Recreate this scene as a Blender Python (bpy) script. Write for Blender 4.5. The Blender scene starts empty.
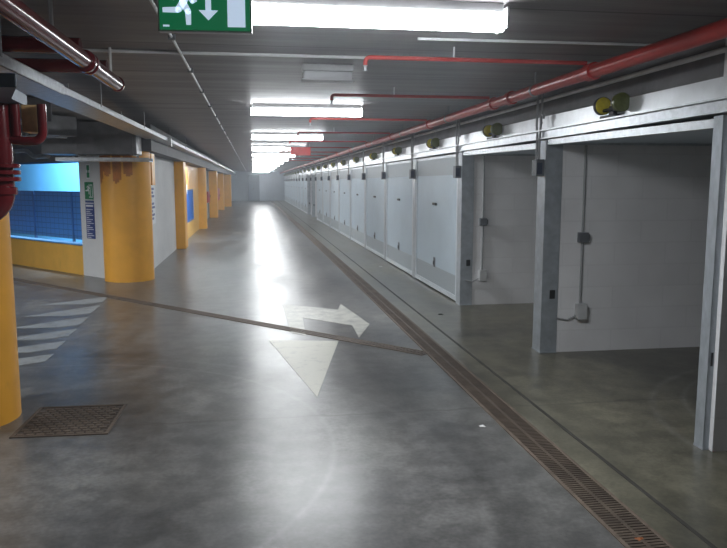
import bpy, bmesh, math, random
from mathutils import Vector, Matrix
random.seed(7)
PI = math.pi
SC = bpy.context.scene
COL = SC.collection
CEIL = 2.42
END = 60.5

# ------------------------------------------------------------------ materials
def node_mat(name):
    m = bpy.data.materials.new(name); m.use_nodes = True
    nt = m.node_tree; b = nt.nodes['Principled BSDF']
    return m, nt, b
def N(nt, t, **kw):
    n = nt.nodes.new(t)
    for k, v in kw.items():
        if k in n.inputs: n.inputs[k].default_value = v
        else: setattr(n, k, v)
    return n
def ramp(nt, src, stops):
    r = nt.nodes.new('ShaderNodeValToRGB'); cr = r.color_ramp
    while len(cr.elements) < len(stops): cr.elements.new(0.5)
    for e, (p, c) in zip(cr.elements, stops):
        e.position = p; e.color = (*c, 1)
    nt.links.new(src, r.inputs[0]); return r
def coords(nt, scale=(1, 1, 1), kind='Object'):
    tc = nt.nodes.new('ShaderNodeTexCoord'); mp = nt.nodes.new('ShaderNodeMapping')
    mp.inputs['Scale'].default_value = scale
    nt.links.new(tc.outputs[kind], mp.inputs[0]); return mp.outputs[0]
def simple(name, c, rough=.5, metal=0., vary=.12, scale=6., bump=0., emit=None, es=0., spec=.5):
    """paint or metal with a slight procedural mottling"""
    m, nt, b = node_mat(name)
    v = coords(nt)
    n = N(nt, 'ShaderNodeTexNoise', Scale=scale, Detail=5., Roughness=.6); nt.links.new(v, n.inputs['Vector'])
    lo = tuple(x * (1 - vary) for x in c); hi = tuple(min(1, x * (1 + vary)) for x in c)
    r = ramp(nt, n.outputs['Fac'], [(.3, lo), (.7, hi)])
    nt.links.new(r.outputs[0], b.inputs['Base Color'])
    b.inputs['Roughness'].default_value = rough; b.inputs['Metallic'].default_value = metal
    b.inputs['Specular IOR Level'].default_value = spec
    if bump:
        bp = N(nt, 'ShaderNodeBump', Strength=bump, Distance=.01)
        n2 = N(nt, 'ShaderNodeTexNoise', Scale=scale * 8, Detail=3.); nt.links.new(v, n2.inputs['Vector'])
        nt.links.new(n2.outputs['Fac'], bp.inputs['Height']); nt.links.new(bp.outputs[0], b.inputs['Normal'])
    if emit:
        b.inputs['Emission Color'].default_value = (*emit, 1); b.inputs['Emission Strength'].default_value = es
    return m

def floor_material():
    m, nt, b = node_mat('polished_concrete')
    L = nt.links.new
    v = coords(nt)
    def noise(scale, detail, rough, vec): 
        n = N(nt, 'ShaderNodeTexNoise', Scale=scale, Detail=detail, Roughness=rough); L(vec, n.inputs['Vector']); return n.outputs['Fac']
    n1 = noise(.7, 4., .5, v); n2 = noise(6., 6., .6, v); n3 = noise(2.4, 4., .5, coords(nt, (1., .2, 1))); n4 = noise(40., 3., .6, v)
    base = ramp(nt, n1, [(.34, (.108, .108, .109)), (.66, (.23, .226, .216))]).outputs[0]
    def mul(a, fac, lo, hi, p0=.36, p1=.64):
        r = ramp(nt, fac, [(p0, (lo,) * 3), (p1, (hi,) * 3)])
        x = N(nt, 'ShaderNodeMix', data_type='RGBA', blend_type='MULTIPLY'); x.inputs[0].default_value = 1.
        L(a, x.inputs[6]); L(r.outputs[0], x.inputs[7]); return x.outputs[2]
    c = mul(mul(mul(base, n2, .68, 1.05, .4, .6), n3, .74, 1.03, .4, .6), n4, .8, 1.05)
    sep = N(nt, 'ShaderNodeSeparateXYZ'); L(v, sep.inputs[0])
    # the garage side of the lane is browner
    mr = N(nt, 'ShaderNodeMapRange'); mr.inputs[1].default_value = 1.55; mr.inputs[2].default_value = 1.75; L(sep.outputs['X'], mr.inputs[0])
    dirt = N(nt, 'ShaderNodeMix', data_type='RGBA', blend_type='MULTIPLY'); L(mr.outputs[0], dirt.inputs[0])
    L(c, dirt.inputs[6]); dirt.inputs[7].default_value = (1.0, .95, .73, 1); c = dirt.outputs[2]
    # curved tyre scuffs, a few centimetres wide
    def rings(cx, cy, rad, width, amt, c):
        d = N(nt, 'ShaderNodeVectorMath', operation='DISTANCE'); L(v, d.inputs[0]); d.inputs[1].default_value = (cx, cy, 0)
        k = N(nt, 'ShaderNodeMath', operation='SUBTRACT'); L(d.outputs['Value'], k.inputs[0]); k.inputs[1].default_value = rad
        ab = N(nt, 'ShaderNodeMath', operation='ABSOLUTE'); L(k.outputs[0], ab.inputs[0])
        q = N(nt, 'ShaderNodeMapRange'); q.inputs[1].default_value = 0; q.inputs[2].default_value = width; q.inputs[3].default_value = amt; q.inputs[4].default_value = 0; L(ab.outputs[0], q.inputs[0])
        q2 = N(nt, 'ShaderNodeMath', operation='MULTIPLY'); L(q.outputs[0], q2.inputs[0]); L(n2, q2.inputs[1])
        x = N(nt, 'ShaderNodeMix', data_type='RGBA'); L(q2.outputs[0], x.inputs[0]); L(c, x.inputs[6]); x.inputs[7].default_value = (.42, .42, .41, 1); return x.outputs[2]
    for a in ((-1.6, 4.2, 2.05, .03, .30), (-1.8, 3.6, 2.9, .05, .16), (4.2, 3.9, 1.35, .03, .30), (4.3, 3.7, 1.75, .04, .22), (.2, 9.5, 1.5, .04, .15)): c = rings(*a, c)
    # rough day joint across the lane
    jn = N(nt, 'ShaderNodeMath', operation='MULTIPLY_ADD'); L(n2, jn.inputs[0]); jn.inputs[1].default_value = .10; L(sep.outputs['Y'], jn.inputs[2])
    jd = N(nt, 'ShaderNodeMath', operation='SUBTRACT'); L(jn.outputs[0], jd.inputs[0]); jd.inputs[1].default_value = 4.66
    ja = N(nt, 'ShaderNodeMath', operation='ABSOLUTE'); L(jd.outputs[0], ja.inputs[0])
    jm = N(nt, 'ShaderNodeMapRange'); jm.inputs[1].default_value = 0; jm.inputs[2].default_value = .022; jm.inputs[3].default_value = .55; jm.inputs[4].default_value = 0; L(ja.outputs[0], jm.inputs[0])
    jx = N(nt, 'ShaderNodeMix', data_type='RGBA'); L(jm.outputs[0], jx.inputs[0]); L(c, jx.inputs[6]); jx.inputs[7].default_value = (.05, .045, .04, 1); c = jx.outputs[2]
    L(c, b.inputs['Base Color'])
    av = N(nt, 'ShaderNodeMath', operation='ADD'); L(n1, av.inputs[0]); L(n3, av.inputs[1])
    rr = N(nt, 'ShaderNodeMapRange'); rr.inputs[1].default_value = .75; rr.inputs[2].default_value = 1.25
    rr.inputs[3].default_value = .20; rr.inputs[4].default_value = .37; L(av.outputs[0], rr.inputs[0])
    r2 = N(nt, 'ShaderNodeMath', operation='MULTIPLY_ADD'); L(n2, r2.inputs[0]); r2.inputs[1].default_value = .12; L(rr.outputs[0], r2.inputs[2])
    r3 = N(nt, 'ShaderNodeMath', operation='SUBTRACT'); L(r2.outputs[0], r3.inputs[0]); r3.inputs[1].default_value = .05
    r4 = N(nt, 'ShaderNodeMath', operation='MAXIMUM'); L(r3.outputs[0], r4.inputs[0]); r4.inputs[1].default_value = .285
    L(r4.outputs[0], b.inputs['Roughness'])
    b.inputs['Specular IOR Level'].default_value = .42
    bp = N(nt, 'ShaderNodeBump', Strength=.10, Distance=.008); L(n2, bp.inputs['Height']); L(bp.outputs[0], b.inputs['Normal'])
    return m
def ceiling_material():
    m, nt, b = node_mat('precast_ceiling')
    v = coords(nt, (.25, 3., 1))
    n = N(nt, 'ShaderNodeTexNoise', Scale=2., Detail=7., Roughness=.65); nt.links.new(v, n.inputs['Vector'])
    r = ramp(nt, n.outputs['Fac'], [(.3, (.155, .14, .142)), (.55, (.25, .232, .235)), (.75, (.34, .325, .325))])
    sep = N(nt, 'ShaderNodeSeparateXYZ'); nt.links.new(coords(nt), sep.inputs[0])
    mo = N(nt, 'ShaderNodeMath', operation='PINGPONG'); mo.inputs[1].default_value = .6; nt.links.new(sep.outputs['Y'], mo.inputs[0])
    jr = ramp(nt, mo.outputs[0], [(.0, (.3, .3, .3)), (.018, (1, 1, 1))])
    mu = N(nt, 'ShaderNodeMix', data_type='RGBA', blend_type='MULTIPLY'); mu.inputs[0].default_value = 1
    nt.links.new(r.outputs[0], mu.inputs[6]); nt.links.new(jr.outputs[0], mu.inputs[7])
    nt.links.new(mu.outputs[2], b.inputs['Base Color'])
    b.inputs['Roughness'].default_value = .5
    bp = N(nt, 'ShaderNodeBump', Strength=.35, Distance=.01)
    nt.links.new(n.outputs['Fac'], bp.inputs['Height']); nt.links.new(bp.outputs[0], b.inputs['Normal'])
    return m
def block_material(name, c, axis='X', mortar=.82, rough=.6):
    """painted block wall: running bond in the wall's own plane"""
    m, nt, b = node_mat(name)
    sep = N(nt, 'ShaderNodeSeparateXYZ'); nt.links.new(coords(nt), sep.inputs[0])
    cb = N(nt, 'ShaderNodeCombineXYZ'); nt.links.new(sep.outputs[axis], cb.inputs[0]); nt.links.new(sep.outputs['Z'], cb.inputs[1])
    br = N(nt, 'ShaderNodeTexBrick', Scale=1.)
    br.inputs['Brick Width'].default_value = .5; br.inputs['Row Height'].default_value = .2
    br.inputs['Mortar Size'].default_value = .006
    br.inputs['Color1'].default_value = (*c, 1); br.inputs['Color2'].default_value = (*[x * .97 for x in c], 1)
    br.inputs['Mortar'].default_value = (*[x * .93 for x in c], 1)
    nt.links.new(cb.outputs[0], br.inputs['Vector'])
    n = N(nt, 'ShaderNodeTexNoise', Scale=1.6, Detail=6.); nt.links.new(coords(nt), n.inputs['Vector'])
    r = ramp(nt, n.outputs['Fac'], [(.3, (.84, .84, .84)), (.7, (1, 1, 1))])
    mu = N(nt, 'ShaderNodeMix', data_type='RGBA', blend_type='MULTIPLY'); mu.inputs[0].default_value = 1
    nt.links.new(br.outputs[0], mu.inputs[6]); nt.links.new(r.outputs[0], mu.inputs[7])
    nt.links.new(mu.outputs[2], b.inputs['Base Color']); b.inputs['Roughness'].default_value = rough
    bp = N(nt, 'ShaderNodeBump', Strength=.25, Distance=.008); bp.invert = True
    nt.links.new(br.outputs['Fac'], bp.inputs['Height']); nt.links.new(bp.outputs[0], b.inputs['Normal'])
    return m
def yellow_material(name, c):
    """yellow wall paint, scuffed darker towards the floor"""
    m, nt, b = node_mat(name)
    v = coords(nt)
    n = N(nt, 'ShaderNodeTexNoise', Scale=3., Detail=7., Roughness=.65); nt.links.new(v, n.inputs['Vector'])
    r = ramp(nt, n.outputs['Fac'], [(.3, tuple(x * .86 for x in c)), (.65, c)])
    vs = coords(nt, (9, 9, 2.2))
    s = N(nt, 'ShaderNodeTexNoise', Scale=1.6, Detail=6., Roughness=.75); nt.links.new(vs, s.inputs['Vector'])
    sr = ramp(nt, s.outputs['Fac'], [(.62, (0, 0, 0)), (.72, (1, 1, 1))])
    sep = N(nt, 'ShaderNodeSeparateXYZ'); nt.links.new(v, sep.inputs[0])
    mr = N(nt, 'ShaderNodeMapRange'); mr.inputs[1].default_value = .8; mr.inputs[2].default_value = .0
    nt.links.new(sep.outputs['Z'], mr.inputs[0])
    mm = N(nt, 'ShaderNodeMath', operation='MULTIPLY'); nt.links.new(sr.outputs[0], mm.inputs[0]); nt.links.new(mr.outputs[0], mm.inputs[1])
    mm2 = N(nt, 'ShaderNodeMath', operation='MULTIPLY'); nt.links.new(mm.outputs[0], mm2.inputs[0]); mm2.inputs[1].default_value = .5
    mx = N(nt, 'ShaderNodeMix', data_type='RGBA'); nt.links.new(mm2.outputs[0], mx.inputs[0])
    nt.links.new(r.outputs[0], mx.inputs[6]); mx.inputs[7].default_value = (.13, .07, .03, 1)
    nt.links.new(mx.outputs[2], b.inputs['Base Color']); b.inputs['Roughness'].default_value = .42
    return m
def grid_material(name, c_line, c_gap, pitch=.1):
    m, nt, b = node_mat(name)
    sep = N(nt, 'ShaderNodeSeparateXYZ'); nt.links.new(coords(nt), sep.inputs[0])
    cb = N(nt, 'ShaderNodeCombineXYZ'); nt.links.new(sep.outputs['X'], cb.inputs[0]); nt.links.new(sep.outputs['Z'], cb.inputs[1])
    br = N(nt, 'ShaderNodeTexBrick', Scale=1.); br.offset = 0.
    br.inputs['Brick Width'].default_value = pitch * 1.6; br.inputs['Row Height'].default_value = pitch
    br.inputs['Mortar Size'].default_value = .006
    br.inputs['Color1'].default_value = (*c_gap, 1); br.inputs['Color2'].default_value = (*c_gap, 1); br.inputs['Mortar'].default_value = (*c_line, 1)
    nt.links.new(cb.outputs[0], br.inputs['Vector']); nt.links.new(br.outputs[0], b.inputs['Base Color'])
    b.inputs['Roughness'].default_value = .6
    return m
def paint_material(name, c, floorc, keep=.55):
    """worn road paint with bare concrete showing through"""
    m, nt, b = node_mat(name)
    n = N(nt, 'ShaderNodeTexNoise', Scale=7., Detail=9., Roughness=.75); nt.links.new(coords(nt), n.inputs['Vector'])
    r = ramp(nt, n.outputs['Fac'], [(keep - .22, floorc), (keep, c)])
    nt.links.new(r.outputs[0], b.inputs['Base Color']); b.inputs['Roughness'].default_value = .42
    return m
def rust_grate_material():
    m, nt, b = node_mat('rusty_grating')
    v = coords(nt)
    n = N(nt, 'ShaderNodeTexNoise', Scale=4., Detail=8., Roughness=.7); nt.links.new(v, n.inputs['Vector'])
    r = ramp(nt, n.outputs['Fac'], [(.3, (.06, .045, .035)), (.55, (.11, .082, .062)), (.75, (.17, .13, .10))])
    nt.links.new(r.outputs[0], b.inputs['Base Color']); b.inputs['Roughness'].default_value = .62; b.inputs['Metallic'].default_value = .15
    return m

M = {}
M['floor'] = floor_material()
M['ceil'] = ceiling_material()
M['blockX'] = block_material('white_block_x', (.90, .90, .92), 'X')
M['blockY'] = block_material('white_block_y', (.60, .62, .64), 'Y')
M['white_wall'] = simple('white_plaster', (.66, .66, .66), .6, vary=.06, scale=2.)
M['end_wall'] = simple('pale_blue_plaster', (.48, .54, .60), .55, vary=.06, scale=2.)
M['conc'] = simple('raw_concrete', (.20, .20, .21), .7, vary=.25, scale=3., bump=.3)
M['yellow'] = yellow_material('yellow_paint', (.90, .43, .05))
M['parapet'] = yellow_material('ochre_paint', (.86, .48, .085))
M['brown'] = simple('brown_stain', (.50, .16, .02), .5, vary=.2, scale=9.)
M['galv'] = simple('galvanised_steel', (.56, .59, .62), .36, .75, vary=.16, scale=18.)
M['lintel'] = simple('lintel_steel', (.72, .75, .78), .32, .35, vary=.1, scale=6.)
M['post'] = simple('post_steel', (.42, .46, .50), .40, .45, vary=.16, scale=10.)
M['door'] = simple('door_sheet', (.52, .61, .68), .42, .2, vary=.06, scale=1.5)
M['door_vent'] = simple('door_vent', (.38, .43, .46), .5, .2, vary=.08, scale=40.)
M['door_frame'] = simple('door_frame', (.66, .71, .75), .4, .3, vary=.08)
M['dark'] = simple('dark_plastic', (.02, .021, .024), .5)
M['black'] = simple('black_metal', (.012, .013, .014), .55)
M['box'] = simple('grey_plastic', (.13, .14, .155), .5)
M['cond'] = simple('grey_conduit', (.34, .35, .36), .45)
M['wcond'] = simple('white_conduit', (.78, .79, .80), .35)
M['red'] = simple('red_pipe_paint', (.50, .045, .04), .3, vary=.15, scale=8.)
M['maroon'] = simple('maroon_pipe_paint', (.13, .012, .016), .16, vary=.2, scale=8.)
M['redpanel'] = simple('red_panel', (.50, .03, .035), .4)
M['redlit'] = simple('red_sign', (.8, .05, .05), .4, emit=(1, .12, .1), es=.15)
M['tube'] = simple('lit_diffuser', (.9, .92, .95), .3, vary=.02, emit=(.93, .97, 1.), es=24.)
M['offdiff'] = simple('unlit_diffuser', (.75, .77, .80), .3, vary=.03)
M['housing'] = simple('lamp_housing', (.55, .56, .57), .45)
M['green'] = simple('sign_green', (.008, .17, .065), .35, vary=.05, emit=(.01, .26, .10), es=.28)
M['greenp'] = simple('plate_green', (.015, .22, .09), .4, vary=.05)
M['glyph'] = simple('sign_white', (.72, .80, .88), .4, vary=.03, emit=(.6, .75, .95), es=.6)
M['white'] = simple('print_white', (.78, .79, .82), .45, vary=.03)
M['navy'] = simple('print_navy', (.02, .05, .22), .4, vary=.08)
M['amber'] = simple('amber_lens', (.62, .52, .04), .2, vary=.12, scale=30.)
M['olive'] = simple('olive_lens', (.12, .14, .04), .25, vary=.2, scale=30.)
M['paint'] = paint_material('road_paint', (.58, .57, .49), (.30, .30, .28), .47)
M['paint_far'] = paint_material('road_paint_thin', (.46, .455, .41), (.24, .24, .235), .56)
M['paint_dim'] = paint_material('road_paint_worn', (.32, .34, .35), (.18, .185, .19), .52)
M['conc_duct'] = simple('dull_duct', (.17, .17, .18), .4, .4, vary=.25, scale=5.)
M['grate'] = rust_grate_material()
M['grate_dark'] = simple('grating_gap', (.045, .034, .027), .8)
M['joint'] = simple('joint_filler', (.045, .042, .038), .8)
M['joint_hi'] = simple('drain_kerb', (.14, .105, .08), .7, vary=.3, scale=12.)
M['bluewall'] = simple('blue_render', (.10, .43, .90), .7, vary=.05, scale=1.)
M['bluefence'] = grid_material('blue_mesh', (.03, .11, .32), (.065, .25, .62))
M['bluepost'] = simple('blue_post', (.04, .16, .45), .5)
M['paper'] = simple('scrap_paper', (.75, .75, .75), .6)
M['leaf'] = simple('dry_leaf', (.45, .15, .05), .6)
M['wood'] = simple('bare_wood', (.85, .55, .25), .6, vary=.2, scale=14.)

# ------------------------------------------------------------------ mesh builder
class MB:
    def __init__(self): self.v = []; self.f = []; self.mi = []
    def add(self, vs, fs, mi=0):
        o = len(self.v); self.v += [tuple(p) for p in vs]
        self.f += [tuple(o + i for i in f) for f in fs]; self.mi += [mi] * len(fs); return self
    def box(self, x0, y0, z0, x1, y1, z1, mi=0, R=None):
        vs = [Vector((x, y, z)) for z in (z0, z1) for y in (y0, y1) for x in (x0, x1)]
        if R is not None: vs = [R @ p for p in vs]
        return self.add(vs, [(0, 2, 3, 1), (4, 5, 7, 6), (0, 1, 5, 4), (2, 6, 7, 3), (0, 4, 6, 2), (1, 3, 7, 5)], mi)
    def prism(self, poly, z0, z1, mi=0, R=None):
        n = len(poly)
        vs = [Vector((x, y, z0)) for x, y in poly] + [Vector((x, y, z1)) for x, y in poly]
        if R is not None: vs = [R @ p for p in vs]
        fs = [tuple(reversed(range(n))), tuple(range(n, 2 * n))] + [(i, (i + 1) % n, n + (i + 1) % n, n + i) for i in range(n)]
        return self.add(vs, fs, mi)
    def tube(self, path, r, n=14, mi=0, caps=True):
        P = [Vector(p) for p in path]; rs = r if isinstance(r, (list, tuple)) else [r] * len(P)
        vs = []; ref = None
        for i, p in enumerate(P):
            t = ((P[i] - P[i - 1]).normalized() if i else Vector((0, 0, 0))) + ((P[i + 1] - P[i]).normalized() if i < len(P) - 1 else Vector((0, 0, 0)))
            t.normalize()
            if ref is None: ref = Vector((0, 0, 1)) if abs(t.z) < .9 else Vector((1, 0, 0))
            u = (ref - t * ref.dot(t)).normalized(); w = t.cross(u); ref = u
            for k in range(n):
                a = 2 * PI * k / n; vs.append(p + (u * math.cos(a) + w * math.sin(a)) * rs[i])
        fs = [(i * n + k, i * n + (k + 1) % n, (i + 1) * n + (k + 1) % n, (i + 1) * n + k) for i in range(len(P) - 1) for k in range(n)]
        if caps: fs += [tuple(reversed(range(n))), tuple(range((len(P) - 1) * n, len(P) * n))]
        return self.add(vs, fs, mi)
    def build(self, name, mats, parent=None, bevel=0., smooth=False):
        if not isinstance(mats, (list, tuple)): mats = [mats]
        me = bpy.data.meshes.new(name); me.from_pydata(self.v, [], self.f)
        for m in mats: me.materials.append(m)
        for p, i in zip(me.polygons, self.mi): p.material_index = i
        bm = bmesh.new(); bm.from_mesh(me)
        bmesh.ops.recalc_face_normals(bm, faces=bm.faces)
        if bevel: bmesh.ops.bevel(bm, geom=list(bm.edges), offset=bevel, segments=2, profile=.6, affect='EDGES', clamp_overlap=True)
        bm.to_mesh(me); bm.free()
        if smooth:
            for p in me.polygons: p.use_smooth = True
            me.set_sharp_from_angle(angle=math.radians(40))
        o = bpy.data.objects.new(name, me); COL.objects.link(o)
        if parent is not None: o.parent = parent
        return o
def arc(c, r, a0, a1, plane, n=7):
    """points of a pipe bend; plane gives the two unit axes"""
    u, w = Vector(plane[0]), Vector(plane[1]); c = Vector(c)
    return [c + (u * math.cos(a0 + (a1 - a0) * i / n) + w * math.sin(a0 + (a1 - a0) * i / n)) * r for i in range(n + 1)]
def tag(o, label, cat, group=None):
    o['label'] = label; o['category'] = cat
    if group: o['group'] = group
    return o
def thing(name, label, cat, loc=(0, 0, 0), rz=0., group=None):
    o = bpy.data.objects.new(name, None); COL.objects.link(o); o.empty_display_size = .1
    o.location = loc; o.rotation_euler = (0, 0, rz); return tag(o, label, cat, group)
def struct(o): o['kind'] = 'structure'; return o
KIDS = {}
def dup(root, loc, label, rz=None):
    r = root.copy(); COL.objects.link(r); r.location = loc; r['label'] = label
    if rz is not None: r.rotation_euler = (0, 0, rz)
    for ch in [c for c in COL.objects if c.parent == root]:
        c = ch.copy(); COL.objects.link(c); c.parent = r
        for g in [q for q in COL.objects if q.parent == ch]:
            d = g.copy(); COL.objects.link(d); d.parent = c
    return r
ORD = ['first', 'second', 'third', 'fourth', 'fifth', 'sixth', 'seventh', 'eighth', 'ninth', 'tenth', 'eleventh', 'twelfth', 'thirteenth',
       'fourteenth', 'fifteenth', 'sixteenth', 'seventeenth', 'eighteenth', 'nineteenth', 'twentieth', 'twenty-first', 'twenty-second', 'twenty-third', 'twenty-fourth']

# ------------------------------------------------------------------ the setting
struct(MB().box(-11, -4, -.12, 9.2, END + .4, 0).build('floor', M['floor']))
struct(MB().box(-11, -4, CEIL, 9.2, END + .4, CEIL + .15).build('ceiling', M['ceil']))
struct(MB().box(-11, -4.2, 0, 9.2, -4, CEIL).build('wall_rear', M['conc']))
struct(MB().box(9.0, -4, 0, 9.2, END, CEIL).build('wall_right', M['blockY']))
struct(MB().box(-11, END, 0, 9.2, END + .2, CEIL).build('wall_far', M['end_wall']))
struct(MB().box(-11, -4, 0, -10.8, END, CEIL).build('wall_side', M['conc']))
# door and pier at the far end of the lane
d = struct(MB().box(-.42, END - .5, 0, .52, END, 2.1).build('door_1', simple('far_door', (.16, .20, .25), .5)))
MB().box(-.03, END - .52, .95, .05, END - .5, 1.05).build('door_handle', M['black'], d)
struct(MB().box(.54, END - .6, 0, 1.12, END, CEIL).build('wall_far_pier', M['end_wall']))

# beam over the garages: upper band coloured grey for shade, white fascia, galvanised channel
XB = 2.56
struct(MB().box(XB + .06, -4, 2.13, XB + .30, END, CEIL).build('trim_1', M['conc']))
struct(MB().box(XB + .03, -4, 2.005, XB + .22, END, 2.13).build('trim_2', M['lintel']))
ch = MB()
ch.box(XB - .05, -4, 1.995, XB + .14, END, 2.005); ch.box(XB - .02, -4, 1.935, XB - .005, END, 1.995); ch.box(XB - .04, -4, 1.925, XB + .14, END, 1.935)
struct(ch.build('trim_3', M['galv']))
# floor joint, filled
struct(MB().prism([(1.905, -4), (1.925, -4), (1.955, END), (1.925, END)], 0, .003).build('trim_4', M['joint']))

PITCH = 2.58
def PY(k): return 3.58 + PITCH * k
NB = 22
OPEN = (-2, -1, 0, 1, 10, 11)                  # bays standing open; bay k lies between post k and post k+1
# partitions of the open bays
k_parts = sorted({k for b in OPEN for k in (b, b + 1)})
for i, k in enumerate(k_parts):
    yk = PY(k) if k else 3.68; hk = .08 if k else .055
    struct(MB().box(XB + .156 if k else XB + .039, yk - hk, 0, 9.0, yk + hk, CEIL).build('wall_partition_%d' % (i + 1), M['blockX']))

# steel posts
def make_post():
    t = thing('steel_post', '', 'post', group='steel posts between the garages')
    b = MB()
    # folded channel: two flanges and a web, open towards the garage
    b.box(0, -.09, 0, .012, .09, 1.915); b.box(.012, -.09, 0, .155, -.078, 1.915); b.box(.012, .078, 0, .155, .09, 1.915)
    b.box(.06, -.078, 0, .075, .078, 1.915)
    b.build('channel', M['post'], t)
    MB().box(-.004, -.1, 0, .156, .1, .012).build('base_plate', M['post'], t)
    MB().box(.075, -.097, .50, .125, -.09, .58).build('latch_plate', M['black'], t, bevel=.002)
    return t
post0 = make_post()
def post_label(k):
    if k == 0: return 'nearest grey steel garage post, at the right edge beside the white block wall end'
    if k == 1: return 'grey steel post standing between the two open garages in front'
    if k == 2: return 'grey steel post between the second open garage and the first closed door'
    if k < 0: return 'grey steel garage post standing just outside the right edge, level with the camera'
    if k == 10: return 'grey steel post where the closed doors give way to the distant open bays'
    if k == 11: return 'grey steel post between the two distant open garage bays'
    if k == 12: return 'grey steel post just beyond the two distant open garage bays'
    if k > 12: return 'distant grey steel post between closed doors, %s beyond the distant open bays' % ORD[k - 12]
    return 'grey steel post, %s between closed doors counting from the open garages' % ORD[k - 3]
for k in range(-1, NB):
    loc = (XB, PY(k), 0)
    if k == -1: post0.location = loc; post0['label'] = post_label(k)
    else:
        p_ = dup(post0, loc if k else (XB, 3.70, 0), post_label(k))
        if k == 0: p_.scale = (.24, .46, 1)

# closed doors (origin: middle of the bay at floor level)
def make_door():
    t = thing('garage_door', '', 'garage door', group='closed grey garage doors')
    hw = PITCH / 2 - .098
    # ribbed sheet
    b = MB(); n = 40; ys = [-hw + .05 + (2 * hw - .1) * i / n for i in range(n + 1)]
    prof = []
    for i in range(n):
        y0, y1 = ys[i], ys[i + 1]; w = y1 - y0
        prof += [(.045, y0), (.045, y0 + w * .62), (.055, y0 + w * .72), (.055, y1 - w * .1)]
    prof.append((.045, ys[-1]))
    vs = [(x, y, .34) for x, y in prof] + [(x, y, 1.64) for x, y in prof]; q = len(prof)
    b.add(vs, [(i, i + 1, q + i + 1, q + i) for i in range(q - 1)])
    b.build('panel', M['door'], t)
    f = MB()
    f.box(.03, -hw, .02, .075, -hw + .05, 1.905); f.box(.03, hw - .05, .02, .075, hw, 1.905)
    f.box(.03, -hw + .05, .02, .075, hw - .05, .085); f.box(.03, -hw + .05, 1.87, .075, hw - .05, 1.905)
    f.build('frame', M['door_frame'], t)
    for nm, z0, z1 in (('bottom_vent', .085, .34), ('top_vent', 1.64, 1.87)):
        v = MB(); v.box(.046, -hw + .05, z0, .056, hw - .05, z1)
        m = int((z1 - z0) / .03)
        for j in range(m):
            zz = z0 + .012 + j * .03
            v.box(.043, -hw + .08, zz, .047, hw - .08, zz + .012)
        v.build(nm, M['door_vent'], t)
    MB().box(.022, -.09, 1.22, .046, .09, 1.255).build('handle', M['dark'], t, bevel=.004)
    l = MB().box(.034, -.045, .33, .046, .045, .47).build('latch', M['box'], t, bevel=.003)
    MB().box(.024, -.02, .36, .036, .02, .42).build('latch_bolt', M['dark'], l, bevel=.003)
    return t
door0 = make_door(); first = True; cnt = 0
for k in range(2, NB):
    if k in OPEN: continue
    cnt += 1
    if cnt == 1: lab = 'nearest closed grey garage door, right beside the open garages, with vented bottom strip'
    elif k < 10: lab = 'closed grey ribbed garage door, %s of its row counting from the open garages' % ORD[cnt - 1]
    elif k == 12: lab = 'closed grey garage door just past the distant open bays'
    elif k == NB - 1: lab = 'last closed grey garage door, in the far corner of the lane'
    else: lab = 'distant closed grey garage door, %s past the distant open bays' % ORD[k - 12]
    loc = (XB - .026, (PY(k) + PY(k + 1)) / 2, 0)
    if first: door0.location = loc; door0['label'] = lab; first = False
    else: dup(door0, loc, lab)
# lifted up-and-over doors of the open bays
def make_open_door():
    t = thing('raised_garage_door', '', 'garage door', group='garage doors swung up under the ceiling')
    hw = PITCH / 2 - .12
    MB().box(.06, -hw + .04, .02, 1.9, hw - .04, .03).build('panel', M['door'], t)
    f = MB(); f.box(0, -hw, 0, .06, hw, .05); f.box(1.9, -hw, 0, 1.96, hw, .05); f.box(.06, -hw, 0, 1.9, -hw + .04, .05); f.box(.06, hw - .04, 0, 1.9, hw, .05)
    f.build('frame', M['galv'], t)
    for s in (-1, 1): MB().box(.9, s * hw - .015, .05, .95, s * hw + .015, CEIL - 1.862).build('hanger_rail', M['galv'], t)
    return t
od = make_open_door(); first = True
OL = {-2: 'raised grey garage door out of view behind the camera on the right', -1: 'raised grey garage door of the bay beside the camera, right of the nearest post',
      0: 'raised grey door under the ceiling of the nearest open garage', 1: 'raised grey door of the second open garage',
      10: 'raised grey door of the nearer distant open bay', 11: 'raised grey door of the farther distant open bay'}
for b_ in OPEN:
    loc = (XB + .03, (PY(b_) + PY(b_ + 1)) / 2, 1.862)
    if first: od.location = loc; od['label'] = OL[b_]; first = False; o_ = od
    else: o_ = dup(od, loc, OL[b_])
    if b_ in (0, 1): o_.location = (XB + .0, loc[1], 1.862); o_.rotation_euler = (.010, 0, 0)

# twin warning lamps at mid bay on the channel
def make_lamp():
    t = thing('warning_lamp', '', 'lamp', group='twin round warning lamps above the garages')
    MB().box(-.035, -.11, 0, .03, .12, .02).box(-.01, -.035, .02, .02, .035, .085).build('bracket', M['black'], t, bevel=.003)
    for nm, y, s, mm in (('lamp_head', .135, -1, 'amber'), ('lamp_head', -.135, 1, 'olive')):
        # short drum aimed along the lane, lens on its face
        h = MB().tube([(-.01, y - .02, .095), (-.01, y + .012, .095), (-.01, y + .03, .095)], [.066, .066, .045], 20).build(nm, M['dark' if mm == 'amber' else 'olive'], t, smooth=True)
        MB().tube([(-.01, y - .030, .095), (-.01, y - .026, .095), (-.01, y - .02, .095)], [.035, .055, .062], 20).build('lens', M[mm], h, smooth=True)
        MB().tube([(-.01, 0, .06), (-.01, y, .06)], .012, 8).build('arm', M['black'], h)
    return t
lamp0 = make_lamp(); first = True
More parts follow.
